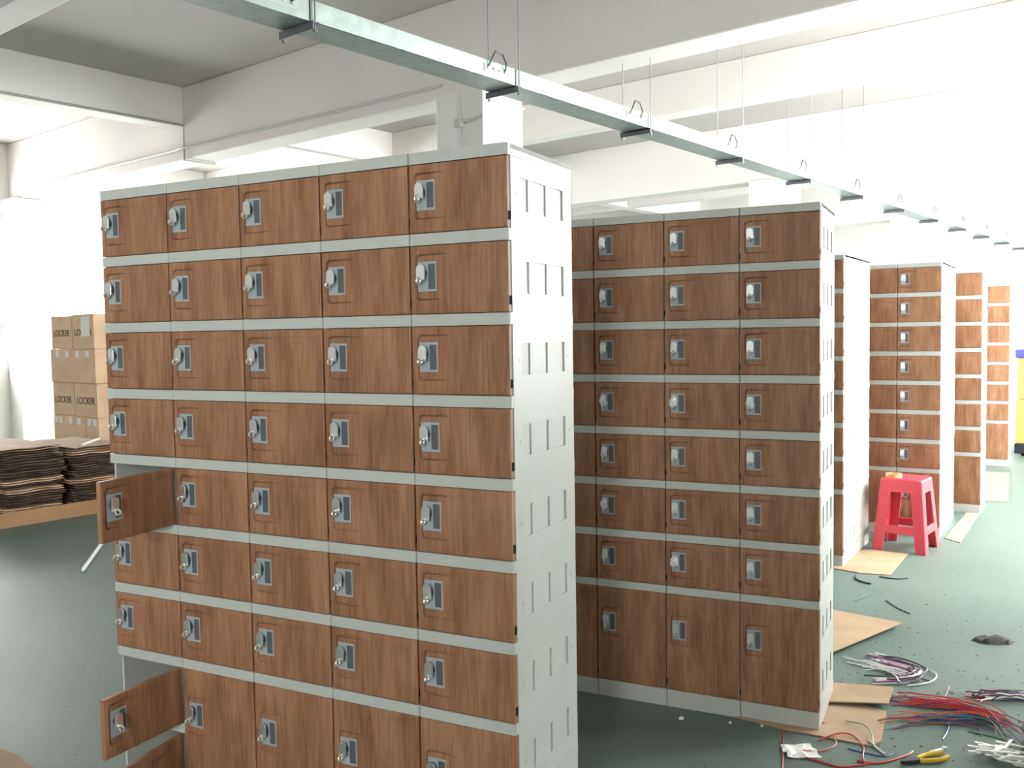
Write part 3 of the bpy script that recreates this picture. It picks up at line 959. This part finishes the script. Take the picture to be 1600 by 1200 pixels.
bundle('wire_bundle', 'tangle of blue, teal and red wires below the thick red bundle',
       [(0.70, 1.545), (0.79, 1.61), (0.88, 1.66), (0.98, 1.70), (1.06, 1.68), (1.10, 1.56)], 34, 0.022,
       ['wire_blue', 'wire_teal', 'wire_red', 'wire_blue', 'wire_dark', 'wire_orange', 'wire_green'], seed=12, zmax=0.03, n=16, cut=0.4)
bundle('wire_bundle', 'looped bundle of white wires on the floor near the pointed cardboard',
       [(0.55, 2.26), (0.64, 2.235), (0.74, 2.19), (0.785, 2.12), (0.75, 2.03), (0.66, 1.98), (0.60, 1.96)], 16, 0.013,
       ['wire_white', 'wire_white', 'wire_white', 'wire_white', 'wire_dark', 'wire_white', 'wire_purple'], r0=0.003, seed=13, zmax=0.03, cut=0.2)
bundle('wire_bundle', 'inner strands of white wires within the looped white bundle',
       [(0.54, 2.17), (0.63, 2.12), (0.72, 2.09), (0.76, 2.10)], 12, 0.025, ['wire_white', 'wire_white', 'wire_white', 'wire_dark', 'wire_white', 'wire_purple', 'wire_dark'], r0=0.0028, seed=14, zmax=0.025)
bundle('wire_bundle', 'white and red wire bundle at the right edge of the floor',
       [(0.985, 1.96), (1.06, 1.975), (1.15, 2.02), (1.26, 2.07)], 22, 0.016, ['wire_white', 'wire_white', 'wire_purple', 'wire_red', 'wire_dark', 'wire_blue'], r0=0.0026, seed=15, zmax=0.03)
def loose(label, pts, r, material):
    c = pts[len(pts) // 2]
    path = smooth_path([(p[0] - c[0], p[1] - c[1], (p[2] if len(p) > 2 else r)) for p in pts], 6 * len(pts))
    path = [(p.x, p.y, max(p.z, r)) for p in path]
    o = add('wire', MB().tube(path, r, 5).mesh('wire', material, smooth=True), None, (c[0], c[1], 0))
    tag(o, label, 'wire', 'loose wires on the floor')
loose('red wire running straight down from the second bank base', [(0.370, 1.39), (0.40, 1.22), (0.43, 1.05), (0.44, 0.98)], 0.0022, 'wire_red')
loose('thick curved red wire beside the pliers', [(0.64, 1.205), (0.69, 1.21), (0.74, 1.255), (0.79, 1.33), (0.80, 1.36)], 0.0034, 'wire_red')
loose('red wire curling over the edge of the trodden cardboard', [(0.50, 1.31), (0.552, 1.37, 0.012), (0.60, 1.385, 0.012), (0.645, 1.33), (0.655, 1.24), (0.67, 1.19)], 0.0026, 'wire_red')
loose('thin red wire crossing the white paper scrap', [(0.47, 1.19, 0.012), (0.52, 1.23), (0.56, 1.30), (0.545, 1.36, 0.01)], 0.002, 'wire_red')
loose('red wire lying along the lower edge of the picture', [(0.49, 1.16), (0.55, 1.145), (0.60, 1.14), (0.68, 1.20)], 0.003, 'wire_red')
loose('pale green wire arching over the trodden cardboard', [(0.57, 1.50, 0.01), (0.63, 1.47, 0.02), (0.665, 1.41, 0.016), (0.675, 1.34, 0.01)], 0.002, 'wire_green')
loose('white wire bent at the corner of the trodden cardboard', [(0.66, 1.37, 0.01), (0.69, 1.33), (0.72, 1.29)], 0.004, 'wire_white')
loose('dark wire below the trodden cardboard edge', [(0.60, 1.29), (0.66, 1.28), (0.72, 1.28), (0.745, 1.32)], 0.002, 'wire_blue')
loose('thin red wire sticking up behind the thick bundle', [(0.86, 1.83), (0.875, 1.90), (0.89, 1.99, 0.02)], 0.0018, 'wire_red')
loose('green wires under the end of the thick bundle', [(0.96, 1.61), (1.02, 1.60), (1.07, 1.585), (1.09, 1.54)], 0.0022, 'wire_green')
loose('dark wire scrap on the floor beyond the pointed cardboard', [(0.40, 3.10), (0.44, 3.20), (0.47, 3.29)], 0.003, 'wire_dark')
loose('thin dark wire scrap in the open floor', [(0.55, 3.18), (0.61, 3.07), (0.68, 2.985)], 0.003, 'wire_dark')
loose('white and dark wire curl below the cardboard of the stool', [(0.345, 3.63), (0.36, 3.55), (0.40, 3.50), (0.445, 3.48)], 0.005, 'wire_dark')
loose('dark wire scrap right of the cardboard before the stool', [(0.47, 3.66), (0.56, 3.65), (0.62, 3.69)], 0.004, 'wire_dark')
loose('blue wire tail hanging off the tangle', [(0.90, 1.62), (0.895, 1.56), (0.885, 1.50)], 0.003, 'wire_blue')

def litter():
    # grey rag
    rnd = random.Random(9)
    m = MB(); nx, ny = 13, 7
    for j in range(ny):
        for i in range(nx):
            u, v = i / (nx - 1) * 2 - 1, j / (ny - 1) * 2 - 1
            rr = 1 - 0.25 * abs(u) * abs(v) + rnd.uniform(-0.08, 0.08)
            h = max(0.0005, (0.020 + 0.008 * math.sin(5 * u + 1) * math.cos(3 * v) + rnd.uniform(-0.005, 0.005)) * max(0, 1 - max(abs(u), abs(v)) ** 4))
            m.v.append((u * 0.092 * rr, v * 0.05 * rr, h))
    for j in range(ny - 1):
        for i in range(nx - 1):
            a = j * nx + i; m.f.append((a, a + 1, a + nx + 1, a + nx))
    o = add('rag', m.mesh('rag', 'rag_grey', smooth=True), None, (1.045, 2.705, 0.0), 0.35)
    tag(o, 'crumpled dark grey rag lying on the open floor', 'rag')
    # white paper scrap
    m = MB(); n = 7
    for j in range(n):
        for i in range(n):
            m.v.append((0.055 * (i / (n - 1) * 2 - 1) + rnd.uniform(-.006, .006), 0.05 * (j / (n - 1) * 2 - 1) + rnd.uniform(-.006, .006), 0.002 + abs(rnd.gauss(0, 0.006))))
    for j in range(n - 1):
        for i in range(n - 1):
            a = j * n + i; m.f.append((a, a + 1, a + n + 1, a + n))
    tag(add('paper_scrap', m.mesh('paper_scrap', 'paper_white'), None, (0.462, 1.195, 0), 0.5), 'crumpled white paper scrap on the floor below the second bank', 'paper')
    # white plastic strips pile
    for k in range(26):
        L = rnd.uniform(0.05, 0.13); a = rnd.choice([rnd.gauss(0.1, 0.25), rnd.gauss(1.2, 0.3)])
        z = 0.002 + 0.0045 * (k // 3)
        me = MB().box(-L / 2, L / 2, -0.0045, 0.0045, 0, 0.004).mesh('plastic_strip', 'plastic_white')
        o = add('plastic_strip', me, None, (1.07 + rnd.uniform(-0.06, 0.085), 1.435 + rnd.uniform(-0.05, 0.06), z), a)
        o.rotation_euler[1] = rnd.uniform(-0.05, 0.05)
        tag(o, 'white plastic strip in the pile at the lower right corner', 'strip', 'white strips in the lower right pile')
    for k, (x, y, L, a, lab) in enumerate(((0.87, 1.395, 0.055, 0.9, 'short white strip lying beside the yellow plier handle'), (0.894, 1.432, 0.016, 0.2, 'tiny white plastic bit on the floor above the pliers'))):
        tag(add('plastic_strip', MB().box(-L / 2, L / 2, -0.006, 0.006, 0, 0.006).mesh('plastic_strip', 'plastic_white', 0.001), None, (x, y, 0), a), lab, 'strip')
    # pliers
    e = empty('pliers', (0.815, 1.28, 0.0), 0.75)
    tag(e, 'pliers with yellow handles at the lower edge', 'pliers')
    add('jaws', MB().prism([(-0.06, -0.004), (-0.02, -0.012), (0.012, -0.012), (0.02, 0.0), (0.012, 0.012), (-0.02, 0.012), (-0.06, 0.004)], 0.004, 0.016).mesh('jaws', 'plier_steel', 0.002), e)
    for s in (-1, 1):
        add('handle', MB().tube(smooth_path([(0.008, s * 0.006, 0.010), (0.04, s * 0.018, 0.010), (0.08, s * 0.022, 0.010), (0.115, s * 0.014, 0.010)], 12), 0.0075, 8).mesh('handle', 'plier_yellow', smooth=True), e)
    # black spool
    e = empty('wire_spool', (1.225, 1.56, 0.0), 0.3)
    tag(e, 'black rounded spool cut off by the right edge', 'spool')
    disc = lambda r_, z0, z1: MB().prism([(r_ * math.cos(2 * PI * k / 28), r_ * math.sin(2 * PI * k / 28)) for k in range(28)], z0, z1)
    add('flange', disc(0.10, 0, 0.012).mesh('flange', 'spool_black', 0.003, smooth=True), e)
    add('flange', disc(0.10, 0.058, 0.07).mesh('flange', 'spool_black', 0.003, smooth=True), e)
    add('hub', disc(0.075, 0.012, 0.058).mesh('hub', 'wire_dark', smooth=True), e)
    # small scattered scraps
    m = MB()
    spots = []
    for k in range(240):
        x = rnd.uniform(0.45, 1.25); y = rnd.triangular(1.0, 3.6, 1.7)
        spots.append((x, y))
    for x, y in spots:
        s = rnd.uniform(0.0008, 0.0026); a = rnd.uniform(0, 3.1)
        c, sn = math.cos(a), math.sin(a)
        L = s * rnd.uniform(1, 2.5)
        p = [(x + c * u - sn * v, y + sn * u + c * v) for u, v in ((-L, -s), (L, -s), (L, s), (-L, s))]
        m.hexa([(q[0], q[1], 0.0002) for q in p] + [(q[0], q[1], 0.0002 + s * 0.8) for q in p])
    o = add('floor_scraps', m.mesh('floor_scraps', 'wire_dark'))
    tag(o, 'tiny dark scraps strewn over the floor by the lockers', 'scraps', None, 'stuff')
    for k, (x, y, s) in enumerate(((0.02, 1.29, 0.008), (0.19, 1.33, 0.006), (0.30, 1.35, 0.005))):
        tag(add('plastic_chip', MB().hexa([(-s, -s, 0), (s, -s * .7, 0), (s, s, 0), (-s * .6, s, 0), (-s * .8, -s * .8, s), (s * .7, -s * .5, s), (s * .7, s * .8, s), (-s * .5, s * .8, s)]).mesh('plastic_chip', 'plastic_white'), None, (x, y, 0.0), 0.4 * k),
            'tiny white chip on the floor at the foot of the second bank', 'chip', 'white chips at the second bank')
litter()

# ------------------------------------------------------------------ far yellow bin
def far_bin():
    e = empty('storage_trolley', room(3.27, 5.85, 0), RA)
    tag(e, 'orange-yellow storage trolley with blue rim at the far right edge', 'trolley')
    add('base', MB().box(-0.38, 0.38, -0.3, 0.3, 0.03, 0.14).mesh('base', 'spool_black', 0.01), e)
    add('lower_box', MB().box(-0.37, 0.37, -0.29, 0.29, 0.14, 0.62).mesh('lower_box', 'bin_yellow', 0.01), e)
    add('upper_box', MB().box(-0.36, 0.36, -0.28, 0.28, 0.63, 1.08).mesh('upper_box', 'bin_yellow', 0.01), e)
    add('rim', MB().box(-0.38, 0.38, -0.3, 0.3, 1.08, 1.17).mesh('rim', 'bin_blue', 0.01), e)
    wh = MB().prism([(0.03 * math.cos(2 * PI * k / 14), 0.03 + 0.03 * math.sin(2 * PI * k / 14)) for k in range(14)], -0.012, 0.012, 'y').mesh('castor', 'matte_black')
    for sx in (-0.3, 0.3):
        for sy in (-0.22, 0.22):
            add('castor', wh, e, (sx, sy, 0))
    add('divider', MB().box(-0.004, 0.004, -0.293, -0.285, 0.16, 1.06).mesh('divider', 'matte_black'), e)
far_bin()
